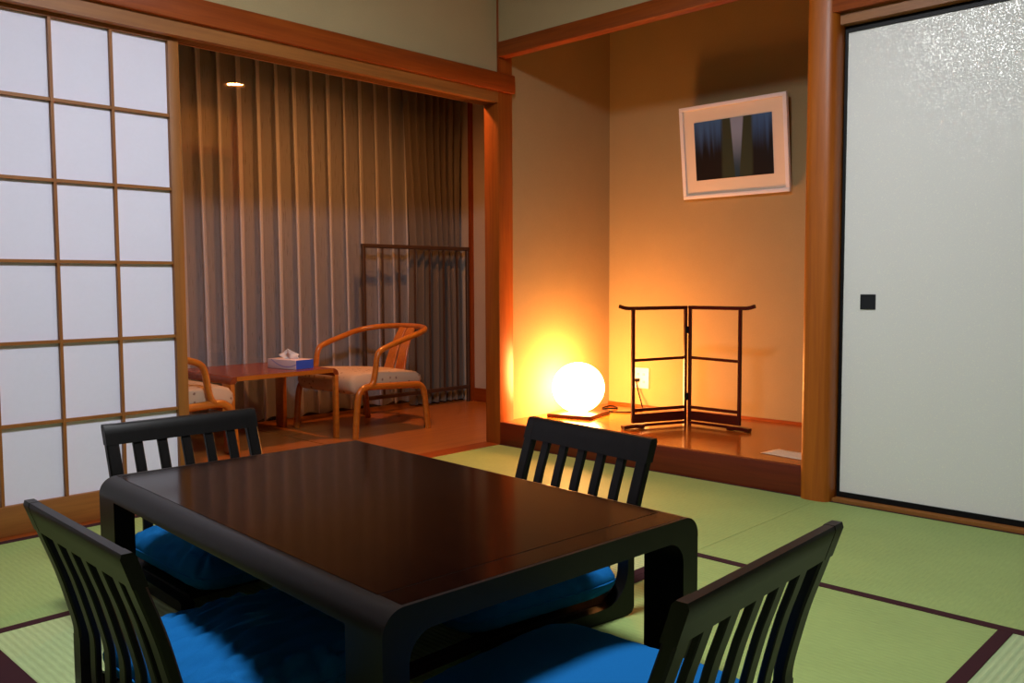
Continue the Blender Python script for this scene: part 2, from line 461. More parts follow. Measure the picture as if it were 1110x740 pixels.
# upper sand walls
struct(box('wall_left', XW, 0.0, 0.0, 0.10, nz0, ZC, M['wall']), 'beige sand-textured upper wall above the long lintel', 'wall')
struct(box('wall_front', 0.0, 0.05, -1.66, 0.0, 2.02, ZC, M['wall']), 'beige sand-textured upper wall above the alcove beam', 'wall')
struct(box('wall_right', 0.0, 0.05, YW, -1.775, 1.826, ZC, M['wall']), 'beige upper wall over the sliding panel', 'wall')
struct(box('trim_1', -0.008, 0.004, -0.006, 0.006, 1.90, ZC, M['redZ']), 'thin dark strip in the corner of the upper walls', 'trim')

# corner post and lintels
struct(box('trim_2', 0.0, 0.104, 0.0, 0.104, 0.0, ZC, M['post'], bev=0.003), 'square wooden corner post between veranda and alcove', 'post')
nz0, nz1 = 1.815, 1.905
struct(box('trim_3', XW, 0.104, -0.022, 0.0, nz0, nz1, M['redX'], bev=0.002), 'long red-brown lintel board along the left wall', 'lintel')
kam = new_bm()
add_box(kam, XW, -0.0, 0.0, 0.112, 1.772, nz0)
for y0, y1 in ((0.0, 0.034), (0.044, 0.050), (0.062, 0.068), (0.078, 0.084), (0.097, 0.112)):
    add_box(kam, XW, -0.0, y0, y1, 1.760, 1.772)
struct(link_obj('trim_4', kam, M['tanX']), 'grooved pale wooden track over the paper screens', 'track')
struct(box('trim_5', XW, 0.0, 0.0, 0.112, -0.055, 0.001, M['redX']), 'wooden sill between straw mats and veranda floor', 'sill')

# veranda
VY, VX, VZ = 1.62, 1.10, 2.20
fl = new_bm(); add_box(fl, XW, VX + 0.05, 0.112, VY + 0.05, -0.055, -0.001)
struct(link_obj('floor_veranda', fl, M['ver_floor']), 'polished wooden floor of the veranda', 'floor')
struct(box('trim_6', -0.62, -0.616, 0.12, VY, -0.001, 0.0005, M['tanY']), 'pale seam line across the veranda floor', 'seam')
struct(box('ceiling_veranda', XW, VX + 0.05, 0.10, VY + 0.05, VZ, VZ + 0.05, M['wall_plain']), 'low ceiling of the veranda', 'ceiling')
struct(box('wall_veranda', VX, VX + 0.05, 0.02, VY + 0.05, -0.055, VZ, M['wall_white']), 'pale end wall of the veranda', 'wall')
struct(box('wall_window', XW, VX, VY, VY + 0.05, -0.055, VZ, M['night']), 'dark outer wall behind the curtains', 'wall')
struct(box('wall_veranda_side', XW - 0.06, XW, 0.1, VY + 0.05, -0.055, VZ, M['wall_white']), 'far end wall of the veranda', 'wall')
struct(box('baseboard_veranda', VX - 0.012, VX, 0.104, 1.33, -0.001, 0.095, M['redY']), 'dark red baseboard under the pale end wall', 'baseboard')
struct(box('trim_7', VX - 0.03, VX, 1.33, 1.352, -0.001, VZ, M['redZ']), 'thin dark post at the end of the veranda wall', 'post')

# alcove (tokonoma)
AZ, AD, TY = 0.1155, 0.96, -1.66
struct(box('floor_alcove', 0.03, AD, TY - 0.1, 0.02, 0.06, AZ, M['toko_floor']), 'glossy orange wooden alcove floor', 'floor')
struct(box('trim_8', 0.0, 0.034, TY, 0.0, -0.02, AZ + 0.001, M['kamachi'], bev=0.002), 'dark red lacquered front board of the alcove', 'board')
struct(box('wall_alcove_left', 0.104, AD, 0.02, 0.10, AZ, ZC, M['wall_toko']), 'sand-textured left wall of the alcove', 'wall')
struct(box('wall_alcove_back', AD, AD + 0.05, TY - 0.1, 0.10, 0.0, ZC, M['wall_toko']), 'sand-textured back wall of the alcove', 'wall')
struct(box('wall_alcove_right', 0.07, AD, TY - 0.16, TY - 0.10, 0.0, ZC, M['wall_toko']), 'right side wall of the alcove behind the round post', 'wall')
struct(box('baseboard_alcove', AD - 0.008, AD, TY - 0.1, 0.02, AZ, AZ + 0.014, M['redY']), 'thin wooden skirting at the back of the alcove', 'baseboard')
struct(box('trim_9', -0.004, 0.054, TY, 0.0, 1.985, 2.06, M['redY'], bev=0.002), 'red-brown beam across the top of the alcove', 'beam')
pl = []
for i in range(40):
    a = 2 * math.pi * i / 40
    ca, sa = math.cos(a), math.sin(a); e = 2 / 3.4
    pl.append((0.03 + 0.066 * math.copysign(abs(ca) ** e, ca), -1.714 + 0.0615 * math.copysign(abs(sa) ** e, sa)))
struct(prism('trim_10', pl, 'Z', -0.02, ZC, M['toko_post']), 'polished round-edged wooden alcove post', 'post')

# right wall: lintel, track, sill, sliding panel
struct(box('trim_11', -0.030, 0.0, YW, -1.728, 1.826, 1.92, M['redY'], bev=0.002), 'red-brown lintel board over the sliding panel', 'lintel')
struct(box('trim_12', 0.0, 0.12, YW, -1.750, 1.786, 1.826, M['tanY']), 'pale wooden head track over the sliding panel', 'track')
struct(box('trim_13', 0.0, 0.12, YW, -1.776, -0.055, 0.014, M['tanY']), 'pale wooden sill under the sliding panel', 'sill')
struct(box('wall_right_rear', 0.12, 0.16, YW, -1.74, -0.055, ZC, M['under']), 'closet wall behind the sliding panel', 'wall')

def struct_root(name, label, cat, loc):
    o = bpy.data.objects.new(name, None); COL.objects.link(o); o.location = loc; o.empty_display_size = 0.05
    return struct(o, label, cat)

d2 = struct_root('door_2', 'white patterned paper sliding panel with square black pull', 'sliding door', (0.055, -1.778, 0.014))
ph, pw = 1.765, 0.92
add = box('paper_panel', -0.012, 0.012, -pw + 0.012, -0.008, 0.02, ph - 0.012, M['fusuma'], d2)
fr = new_bm()
add_box(fr, -0.017, 0.014, -0.010, 0.0, 0, ph + 0.005); add_box(fr, -0.017, 0.014, -pw, -pw + 0.012, 0, ph + 0.005)
add_box(fr, -0.017, 0.014, -pw + 0.012, -0.010, 0, 0.021); add_box(fr, -0.017, 0.014, -pw + 0.012, -0.010, ph - 0.017, ph + 0.005)  # top bar made thicker, its black stands in for shadow under the track
link_obj('black_frame', fr, M['blackframe'], d2)
pull = new_bm()
hy, hz, s = -0.103, 0.750, 0.028
add_box(pull, -0.0155, -0.011, hy - s, hy - s + 0.004, hz - s, hz + s); add_box(pull, -0.0155, -0.011, hy + s - 0.004, hy + s, hz - s, hz + s)
add_box(pull, -0.0155, -0.011, hy - s + 0.004, hy + s - 0.004, hz - s, hz - s + 0.004); add_box(pull, -0.0155, -0.011, hy - s + 0.004, hy + s - 0.004, hz + s - 0.004, hz + s)
add_box(pull, -0.0128, -0.0115, hy - s + 0.003, hy + s - 0.003, hz - s + 0.003, hz + s - 0.003)
link_obj('door_pull', pull, mat('dark_pull_metal', (0.014, 0.016, 0.02), 0.3), d2)
d2b = dup(d2, (0.092, -1.778 - 0.90, 0.014), 0, 'second paper sliding panel beyond the edge of the view'); d2b.name = 'door_4'

# shoji screen
SH = struct_root('door_1', 'wood-latticed white paper sliding screen with bluish paper', 'paper screen', (-1.668, 0.045, 0.001))
W = 0.897
def shx(x): return x + 1.668
box('stile', -0.042, 0.0, -0.004, 0.026, 0, 1.768, M['tanZ'], SH, 0.0015)
box('stile', -W, -W + 0.042, -0.004, 0.026, 0, 1.768, M['tanZ'], SH, 0.0015)
box('rail', -W + 0.042, -0.042, -0.003, 0.025, 1.7456, 1.768, M['tanX'], SH)
box('rail', -W + 0.042, -0.042, -0.003, 0.025, 0.0, 0.1015, M['tanX'], SH, 0.0015)
for x in (-2.3217, -2.119, -1.9155):
    box('muntin', shx(x) - 0.005, shx(x) + 0.005, 0.0, 0.016, 0.1015, 1.7456, M['tanZ'], SH)
for z in (1.4712, 1.1985, 0.922, 0.6456, 0.3689):
    box('muntin', -W + 0.042, -0.042, 0.002, 0.016, z - 0.0055, z + 0.0055, M['tanX'], SH)
box('paper', -W + 0.03, -0.03, 0.016, 0.018, 0.09, 1.755, M['paper'], SH)
SH2 = dup(SH, (-1.668 - 0.86, 0.079, 0.001), 0, 'second latticed paper screen beyond the left edge'); SH2.name = 'door_3'
SH3 = dup(SH, (-1.668 - 1.72, 0.045, 0.001), 0, 'third latticed paper screen beyond the left edge'); SH3.name = 'door_5'

# window glass in front of the sheer curtain
wn = struct_root('window_1', 'tall clear glass in front of the curtain', 'window', (-0.95, 1.405, 0))
box('pane', -1.6, 1.52, -0.003, 0.003, 0.001, VZ, M['glass'], wn)

# ------------------------------------------------------------------ straw mats
GM = 'straw mats laid edge to edge on the floor'
def tatami(x0, x1, y0, y1, m, long_axis, label, b=0.032, sides=(-1, 1)):
    cx, cy = (x0 + x1) / 2, (y0 + y1) / 2
    t = thing('tatami_mat', label, 'straw mat', (cx, cy, -0.055), 0, GM)
    hx, hy = (x1 - x0) / 2 - 0.0006, (y1 - y0) / 2 - 0.0006
    box('rush_surface', -hx, hx, -hy, hy, 0, 0.055, m, t)
    for s in sides:
        if long_axis == 'Y':
            a = sorted((s * hx, s * (hx - b)))
            box('cloth_border', a[0], a[1], -hy, hy, 0.0545, 0.0562, M['edge'], t)
        else:
            a = sorted((s * hy, s * (hy - b)))
            box('cloth_border', -hx, hx, a[0], a[1], 0.0545, 0.0562, M['edge'], t)
    return t
tatami(-0.932, -0.010, -1.727, 0.0, M['tat_a'], 'Y', 'green straw mat lying along the front of the lit alcove', sides=(-1,))
tatami(-0.932, -0.010, -3.52, -1.727, M['tat_a'], 'Y', 'green straw mat lying along the white sliding panel', sides=(-1,))
tatami(-2.62, -0.932, -0.808, 0.0, M['tat_b'], 'X', 'green straw mat lying along the paper screen and veranda sill', sides=(1,))
tatami(-2.62, -0.932, -1.727, -0.808, M['tat_pale'], 'X', 'sheen-lightened ribbed straw mat lying under the low black table')
tatami(-2.62, -0.932, -2.625, -1.727, M['tat_b'], 'X', 'green straw mat under the nearest chair at the right end of the table')
tatami(-2.62, -0.932, -3.52, -2.625, M['tat_sheenX'], 'Y', 'sheen-lightened striped straw mat at the bottom right corner of the photo', sides=(-1,))
tatami(-3.52, -2.62, -1.75, 0.0, M['tat_a'], 'Y', 'straw mat at the left edge of the photo behind the nearest left chair', 0.058)
struct(box('trim_14', -0.010, 0.0, -3.6, 0.0, -0.055, 0.0015, M['edge']), 'thin dark strip between the mats and the alcove board', 'strip')
struct(box('trim_15', XW, -3.52, YW, 0.0, -0.055, 0.0, M['tanY']), 'plain boards beside the mats', 'board')
struct(box('trim_16', -3.52, 0.0, YW, -3.52, -0.055, 0.0, M['tanX']), 'plain boards behind the mats', 'board')
struct(box('trim_17', -3.52, -2.62, -3.52, -1.75, -0.055, -0.001, M['tat_a']), 'straw flooring under the viewer', 'floor')

# ------------------------------------------------------------------ low table
TW, TL, TH = 0.405, 0.638, 0.345
tb = thing('low_table', 'low dark brown table with rounded leg corners in the middle', 'table', (-1.989, -1.522, 0.0), -3.5)
to, tl, ro, ri = 0.046, 0.050, 0.042, 0.050
x1, x0 = TW, TW - tl
slab = arc(TW - ro, TH - ro, ro, 0, 90, 10) + arc(-TW + ro, TH - ro, ro, 90, 180, 10) + [(-TW, TH - to), (TW, TH - to)]
bm = add_prism(new_bm(), slab, 'Y', -TL, TL)
es = [e for e in bm.edges if abs(e.verts[0].co.y) > TL - 1e-4 and abs(e.verts[0].co.y - e.verts[1].co.y) < 1e-5 and min(e.verts[0].co.z, e.verts[1].co.z) > TH - 0.03]
bmesh.ops.bevel(bm, geom=es, offset=0.005, segments=2, affect='EDGES')
link_obj('tabletop', bm, M['table_side'], tb, True)
box('inlaid_panel', -TW + 0.040, TW - 0.040, -TL + 0.070, TL - 0.070, TH - 0.002, TH + 0.0008, M['table'], tb)
bm = new_bm()
add_box(bm, -TW + 0.042, TW - 0.042, TL - 0.068, TL - 0.008, TH - 0.002, TH + 0.0004)
link_obj('end_strip', bm, M['table'], tb)
bm = new_bm()
add_box(bm, -TW + 0.042, TW - 0.042, -TL + 0.008, -TL + 0.068, TH - 0.002, TH + 0.0004)
link_obj('end_strip', bm, M['table'], tb)
for sx in (-1, 1):
    prof = [(x1 - 0.0001, 0.0015), (x1 - 0.0001, TH - to + 0.0)] + [(x0 - ri, TH - to)] + arc(x0 - ri, TH - to - ri, ri, 90, 0, 8) + [(x0, 0.0015)]
    prof = [(sx * a, z) for a, z in prof]
    for y0, y1 in ((-TL + 0.0002, -TL + 0.105), (TL - 0.105, TL - 0.0002)):
        prism('leg', prof, 'Y', y0, y1, M['table_side'], tb)

# ------------------------------------------------------------------ legless floor chairs
LEAN = [(-0.44, 0.013), (-0.10, 0.013), (-0.045, 0.014), (-0.020, 0.024), (-0.005, 0.050), (0, 0.094), (0.0, 0.150), (0.003, 0.180), (0.016, 0.234), (0.033, 0.295), (0.058, 0.367), (0.080, 0.432)]
def lean_at(z):
    for (a, za), (b, zb) in zip(LEAN[5:], LEAN[6:]):
        if za <= z <= zb: return a + (b - a) * (z - za) / (zb - za)
    return LEAN[-1][0]
CW = 0.247
def make_zaisu(label, group):
    t = thing('floor_chair', label, 'floor chair', (0, 0, 0), 0, group)
    for s in (-1, 1):
        path = catmull([(s * (CW - 0.019), y, z) for y, z in LEAN[5:]], 4)
        bm = add_sweep(new_bm(), path, 0.038, 0.022, (0, -1, 0.6))
        foot = [(-0.011, 0.150)] + [(-0.011 - 0.085 + 0.085 * math.cos(R(a)), 0.120 - 0.085 * math.sin(R(a))) for a in range(0, 91, 10)] + [(-0.43, 0.030), (-0.445, 0.022), (-0.44, 0.001), (-0.012, 0.001), (0.004, 0.006), (0.011, 0.020), (0.011, 0.150)]
        a, b = sorted((s * (CW - 0.0375), s * (CW - 0.0005)))
        add_prism(bm, foot, 'X', a, b)
        link_obj('stile', bm, M['chair'], t, True)
    zt, zb = 0.440, 0.380
    prof = []
    for z in (zb, (zb + zt) / 2, zt - 0.006): prof.append((lean_at(z) - 0.0125, z))
    prof.append((lean_at(zt) - 0.006, zt)); prof.append((lean_at(zt) + 0.010, zt))
    for z in (zt - 0.008, (zb + zt) / 2, zb): prof.append((lean_at(z) + 0.0125, z))
    rail = prism('top_rail', prof, 'X', -CW + 0.030, CW - 0.030, M['chair'], t)
    for s in (-1, 1):
        e = [(y + (0.0006 if i > 3 else -0.0006), z + (0.0006 if i in (3, 4) else 0)) for i, (y, z) in enumerate(prof)]
        a = sorted((s * (CW - 0.0315), s * (CW + 0.0005)))
        prism('rail_end', e, 'X', a[0], a[1], M['chair'], rail)
    for i in range(5):
        x = -CW + 0.019 + (i + 1) * (2 * CW - 0.038) / 6
        zs = [0.040, 0.094, 0.15, 0.18, 0.234, 0.295, 0.34, 0.385]
        sweep('slat', catmull([(x, lean_at(z) if z > 0.09 else -0.003, z) for z in zs], 3), 0.030, 0.013, M['chair'], t, ref=(0, -1, 0.6))
    prism('seat_board', [(-0.43, 0.026), (-0.02, 0.026), (0.0, 0.040), (-0.006, 0.050), (-0.025, 0.039), (-0.43, 0.039)], 'X', -CW + 0.03, CW - 0.03, M['chair'], t)
    return t
GZ = 'black floor chairs around the low table'
zc = make_zaisu('black slatted floor chair beyond the table, in front of the glowing globe lamp', GZ)
zc.location = (-1.419, -1.644, 0.0005); zc.rotation_euler = (0, 0, R(-98.3))
dup(zc, (-1.976, -0.618, 0.0005), -2.0, 'black slatted floor chair behind the far end of the table, by the paper screen', GZ, 0.975)
zl = dup(zc, (-2.596, -1.592, 0.0005), 88.3, 'black slatted floor chair at the near left corner of the photo', GZ, 0.975)
for s in (-1, 1):
    bm = new_bm(); bmesh.ops.create_cone(bm, cap_ends=True, segments=14, radius1=0.009, radius2=0.006, depth=0.016,
                                         matrix=Matrix.Translation((s * (CW + 0.006), 0.0, 0.140)) @ Matrix.Rotation(R(90) * s, 4, 'Y'))
    link_obj('bolt', bm, M['chair'], zl, True)
dup(zc, (-2.062, -2.490, 0.0005), 181.6, 'black slatted floor chair at the near right, seen from behind over green mat', GZ)

# cushions
def make_cushion(label, group, seed, wr=1.0):
    t = thing('floor_cushion', label, 'cushion', (0, 0, 0), 0, group)
    rnd = random.Random(seed)
    N = 64; hx, hy = 0.236, 0.250; mid, T = 0.056, 0.052
    bm = new_bm(); top = {}; bot = {}
    ph = [rnd.uniform(0, 6.28) for _ in range(8)]
    def plan(u, v):
        e = max(abs(u), abs(v))
        if e < 1e-6: return 0.0, 0.0
        n = 7.0                                   # square with rounded corners
        k = e / ((abs(u) ** n + abs(v) ** n) ** (1 / n))
        q = 1 - 0.03 * e ** 4 * (1 - (min(abs(u), abs(v)) / e) ** 2)
        return u * k * q, v * k * q
    for i in range(N + 1):
        for j in range(N + 1):
            # denser towards the rim
            u, v = math.sin((-1 + 2 * i / N) * math.pi / 2), math.sin((-1 + 2 * j / N) * math.pi / 2)
            x, y = plan(u, v); e = max(abs(u), abs(v))
            f = max(0.0, 1 - e ** 4.5) ** 0.45
            g = 0.012 * (1 - u * u) * (1 - v * v)
            ang = math.atan2(v, u)
            gather = e ** 5 * (1 - e ** 30)
            w = gather * wr * 0.0034 * (math.sin(23 * ang + ph[0]) + 0.7 * math.sin(37 * ang + ph[1]) + 0.5 * math.sin(61 * ang + ph[2]))
            w += max(0, wr - 0.8) * 0.0044 * f * (0.35 + 0.65 * e) * (math.sin(34 * u + 7 * v + 3 * math.sin(3 * v + ph[3])) + 0.6 * math.sin(21 * u - 9 * v + ph[4]) + 0.5 * math.sin(55 * u + 4 * math.sin(5 * v)))
            w += wr * 0.003 * f * math.sin(6 * u + 4 * v + ph[5]) * math.sin(5 * v - 3 * u + ph[6])
            rim = 1 + 0.004 * wr * e ** 6 * (math.sin(29 * ang + ph[7]) + math.sin(43 * ang))
            top[i, j] = bm.verts.new((x * hx * rim, y * hy * rim, mid + T * f + g + w))
            bot[i, j] = top[i, j] if (i in (0, N) or j in (0, N)) else bm.verts.new((x * hx * rim, y * hy * rim, mid - (mid - 0.001) * min(1, f * 1.02)))
    for i in range(N):
        for j in range(N):
            bm.faces.new((top[i, j], top[i + 1, j], top[i + 1, j + 1], top[i, j + 1]))
            bm.faces.new([bot[i, j], bot[i, j + 1], bot[i + 1, j + 1], bot[i + 1, j]])
    cover = link_obj('cover', bm, M['blue'], t, 'all')
    path = []
    for k in range(4):
        for q in range(16):
            a = -1 + 2 * q / 16
            u, v = [(a, -1), (1, a), (-a, 1), (-1, -a)][k]
            x, y = plan(u, v); path.append((x * hx * 1.004, y * hy * 1.004, mid))
    path.append(path[0])
    link_obj('seam', add_sweep(new_bm(), path, 0.005, 0.005, (0, 0, 1), 6, False), M['blue'], t, 'all')
    return t
GC = 'blue cushions on the floor chairs'
cz = 0.0415
c1 = make_cushion('blue cushion on the floor chair beyond the table, nearest the globe lamp', GC, 3)
c1.location = (-1.688, -1.622, cz); c1.rotation_euler = (0, 0, R(-98.3))
c2 = make_cushion('blue cushion at the far end of the table, on the chair by the paper screen', GC, 5, 1.3)
c2.location = (-1.985, -0.890, cz); c2.rotation_euler = (0, 0, R(-2))
c3 = make_cushion('blue wrinkled cushion at the left side of the table, on the near left chair', GC, 8, 2.2)
c3.location = (-2.322, -1.585, cz); c3.rotation_euler = (0, 0, R(88.3))
c4 = make_cushion('smooth blue cushion at the right end of the table, on the near right chair', GC, 11, 0.3)
c4.location = (-2.055, -2.216, cz); c4.rotation_euler = (0, 0, R(181.6))

# ------------------------------------------------------------------ veranda furniture
def make_armchair(label, group):
    t = thing('bentwood_armchair', label, 'armchair', (0, 0, 0), 0, group)     # sitter faces -X
    hw = 0.288
    for s in (-1, 1):
        path = catmull([(-0.252, s * hw, 0.0), (-0.243, s * hw, 0.12), (-0.232, s * hw, 0.215), (-0.212, s * hw, 0.258), (-0.165, s * hw, 0.276), (-0.05, s * hw, 0.272),
                        (0.10, s * hw, 0.266), (0.185, s * hw, 0.262), (0.222, s * hw, 0.245), (0.240, s * hw, 0.205), (0.254, s * hw, 0.10), (0.266, s * hw, 0.0)], 5)
        sweep('side_frame', path, 0.038, 0.031, M['bent'], t, ref=(0, 1, 0), n=10)
    ring = [(-0.150, 0.278), (-0.128, 0.300), (-0.112, 0.36), (-0.100, 0.43), (-0.078, 0.468), (-0.02, 0.492), (0.08, 0.522), (0.19, 0.552)]
    pts = [(x, -hw, z) for x, z in ring] + [(0.285, -0.245, 0.571), (0.345, -0.155, 0.580), (0.368, -0.05, 0.583)]
    pts = pts + [(x, -y, z) for x, y, z in pts[::-1]]
    pa = catmull(pts, 5)
    sweep('arm_ring', pa, 0.033, 0.033, M['bent'], t, ref=(0, 0, 1), n=12)
    for s in (-1, 1):
        a, b = sorted((s * 0.008, s * 0.058)); 
        bm = new_bm()
        pth = catmull([(0.235, s * 0.060, 0.265), (0.262, s * 0.052, 0.36), (0.300, s * 0.044, 0.47), (0.357, s * 0.038, 0.572)], 5)
        add_sweep(bm, pth, 0.092, 0.012, (-1, 0, 0.3), 0, True, [1.0 - 0.30 * i / (len(pth) - 1) for i in range(len(pth))])
        link_obj('back_splat', bm, M['bent'], t, True)
    for x, z in ((-0.20, 0.235), (0.19, 0.235)):
        sweep('stretcher', [(x, -hw, z + 0.012), (x, hw, z + 0.012)], 0.030, 0.020, M['bent'], t, ref=(0, 0, 1))
    # upholstered seat, drooping front
    prof = [(-0.252, 0.262), (-0.264, 0.285), (-0.260, 0.318), (-0.240, 0.342), (-0.19, 0.354), (-0.05, 0.350), (0.12, 0.338), (0.215, 0.330), (0.245, 0.312), (0.250, 0.285), (0.236, 0.268), (0.0, 0.262), (-0.19, 0.250), (-0.238, 0.238)]
    bm = new_bm(); rings = []
    ys = [-0.268, -0.262, -0.245, -0.2, -0.1, 0, 0.1, 0.2, 0.245, 0.262, 0.268]
    cxp = sum(p[0] for p in prof) / len(prof); czp = 0.296
    for y in ys:
        k = {0.268: 0.82, 0.262: 0.93, 0.245: 0.985}.get(abs(y), 1.0)
        bulge = 0.008 * (1 - (y / 0.268) ** 2)
        rings.append([bm.verts.new((cxp + (p[0] - cxp) * (0.5 + 0.5 * k), y, czp + (p[1] - czp) * k + (bulge if p[1] > 0.30 else 0))) for p in prof])
    for a, b in zip(rings, rings[1:]):
        for j in range(len(prof)): bm.faces.new((a[j], a[(j + 1) % len(prof)], b[(j + 1) % len(prof)], b[j]))
    bm.faces.new(rings[0]); bm.faces.new(rings[-1][::-1])
    link_obj('seat_cushion', bm, M['seat'], t, 'all')
    return t
GA = 'bentwood armchairs on the veranda'
a1 = make_armchair('golden bentwood armchair with cream seat, right of the veranda table by the railing', GA)
a1.location = (-0.170, 0.972, 0)
dup(a1, (-1.375, 0.972, 0), 180, 'golden bentwood armchair left of the veranda table, half hidden by the paper screen', GA)

vt = thing('side_table', 'red-brown low table between two armchairs on the veranda', 'table', (-0.770, 1.095, 0), 0)
VH = 0.385
hx, hy = 0.320, 0.305
tt, rr = 0.024, 0.035
sl = arc(hx - rr, VH - rr, rr, 0, 90, 8) + arc(-hx + rr, VH - rr, rr, 90, 180, 8) + [(-hx, VH - rr - 0.002), (-hx + tt, VH - rr - 0.002)] + arc(-hx + tt + 0.02, VH - tt - 0.02, 0.02, 180, 90, 6) + arc(hx - tt - 0.02, VH - tt - 0.02, 0.02, 90, 0, 6) + [(hx - tt, VH - rr - 0.002), (hx, VH - rr - 0.002)]
prism('tabletop', sl, 'Y', -hy, hy, M['ver_table'], vt)
def edge_mat(): return M['bent']
for s in (-1, 1):
    bm = new_bm(); 
    add_box(bm, -hx + rr, hx - rr, s * hy - 0.002, s * hy + 0.002, VH - tt + 0.001, VH - 0.001)
    link_obj('edge_band', bm, M['bent'], vt)
for sx in (-1, 1):
    for sy in (-1, 1):
        a = sorted((sx * hx, sx * (hx - tt))); b = sorted((sy * hy, sy * (hy - (0.030 if sx > 0 and sy < 0 else 0.085))))
        box('leg', a[0], a[1], b[0], b[1], 0.0, VH - rr - 0.0005, M['bent'], vt, 0.003)

tbx = thing('tissue_box', 'pale pink and blue tissue box on the veranda table', 'tissue box', (-0.628, 0.985, VH + 0.0005), 8)
bx, by, bz = 0.06, 0.1165, 0.050
box('carton', -bx, bx, -by + 0.0005, by - 0.0005, 0, bz, M['box_print'], tbx, 0.0015)
for s in (-1, 1):
    a = sorted((s * by, s * (by - 0.002)))
    box('end_panel', -bx + 0.002, bx + 0.0006, a[0], a[1] + (0.0006 if s > 0 else 0), 0.001, bz - 0.001, M['box_blue'], tbx)
bm = new_bm(); rnd = random.Random(4)
nu, nv = 14, 9; grid = {}
for i in range(nu):
    for j in range(nv):
        u, v = i / (nu - 1), j / (nv - 1)
        y = (u - 0.5) * (0.10 + 0.03 * v) + 0.012 * v
        x = 0.022 * math.sin(u * 9 + 1.3) * (0.4 + v) * (1 - 0.5 * v) + 0.006 * math.sin(v * 7 + u * 12)
        pk = 0.030 + 0.030 * math.exp(-((u - 0.38) / 0.20) ** 2) + 0.022 * math.exp(-((u - 0.72) / 0.12) ** 2) - 0.012 * abs(u - 0.5)
        grid[i, j] = bm.verts.new((x, y, bz - 0.002 + v * pk + 0.002 * rnd.random()))
for i in range(nu - 1):
    for j in range(nv - 1):
        bm.faces.new((grid[i, j], grid[i + 1, j], grid[i + 1, j + 1], grid[i, j + 1]))
ts = link_obj('tissue', bm, M['tissue'], tbx, 'all')
md = ts.modifiers.new('thickness', 'SOLIDIFY'); md.thickness = 0.0012

# ------------------------------------------------------------------ curtains and rail
def curtain(name, x0, x1, y0, f, z0f, z1, m, label, n, rows=14):
    bm = new_bm(); g = {}
    for i in range(n + 1):
        x = x0 + (x1 - x0) * i / n
        for j in range(rows + 1):
            v = j / rows
            z = z0f(x) + (z1 - z0f(x)) * v
            dx, dy = f(x, v)
            g[i, j] = bm.verts.new((x + dx, y0 + dy, z))
    for i in range(n):
        for j in range(rows):
            bm.faces.new((g[i, j], g[i + 1, j], g[i + 1, j + 1], g[i, j + 1]))
    o = link_obj(name, bm, m, None, 'all')
    return tag(o, label, 'curtain')
SP = 0.1225
def make_sheer():
    x0, npl, rows = -2.55, 26, 16
    bm = new_bm(); rows_v = []
    prof = [(0.0, -0.017), (0.03, -0.010), (0.06, -0.006), (0.090, -0.002), (0.112, -0.003), (0.122, -0.011), (0.119, -0.020), (0.108, -0.023), (0.095, -0.026), (0.088, -0.030), (0.094, -0.034)]
    rnd = random.Random(21)
    par = [(rnd.uniform(-1, 1), rnd.uniform(-1, 1), rnd.uniform(0.75, 1.25), rnd.uniform(-1, 1)) for _ in range(npl + 2)]
    for j in range(rows + 1):
        v = j / rows
        pts = []
        for k in range(npl):
            a, b, w, q = par[k]
            ox = 0.010 * a * (1 - v) + 0.004 * b * math.sin(5 * v + q * 3)
            op = 0.45 + 0.75 * (1 - v) ** 0.7            # folds open towards the hem
            for u, y in prof:
                uu = u
                if u > 0.085: uu = 0.085 + (u - 0.085) * (0.8 + 0.2 * w) * (0.80 + 0.35 * (1 - v))
                pts.append((x0 + k * SP + uu + ox, y * (0.6 + op) + 0.012 * (1 - v) * math.sin(k * 0.9 + 1.5 * v)))
        sm = catmull([(x, y, 0) for x, y in pts], 3)
        zz = 0.030 + (2.19 - 0.030) * v
        rows_v.append([bm.verts.new((p.x, 1.525 + p.y, zz + (0.010 * math.sin(p.x * 26) if j == 0 else 0))) for p in sm])
    np_ = len(prof) * 3
    for a, b in zip(rows_v, rows_v[1:]):
        for i in range(len(a) - 1):
            fc = bm.faces.new((a[i], a[i + 1], b[i + 1], b[i]))
            if i % np_ >= 8 * 3: fc.material_index = 1      # doubled cloth along the front of each pleat
    return tag(link_obj('sheer_curtain', bm, [M['sheer'], M['sheer_fold']], None, 'all'), 'long mauve-brown pleated sheer curtain across the veranda window', 'curtain')
make_sheer()
def drape_f(x, v):
    u = (x - 0.58) / 0.48
    sway = 0.030 * math.sin(2.2 * u + 2.5 * v) * (1 - abs(2 * v - 1))
    ph = 2 * math.pi * (x - 0.58) / 0.062 + 1.3 * math.sin(7 * u + 1.5 * v)
    a = 0.034 + 0.012 * math.sin(3 * u + 4 * v)
    return (-0.05 * (1 - u) * v * 0.9 + sway, a * math.sin(ph) + 0.008 * math.sin(2.1 * ph + 1))
curtain('heavy_drape', 0.600, 1.062, 1.440, drape_f, lambda x: 0.012, 2.19, M['drape'],
        'dark olive-brown heavy drape gathered at the right end of the window', 420)

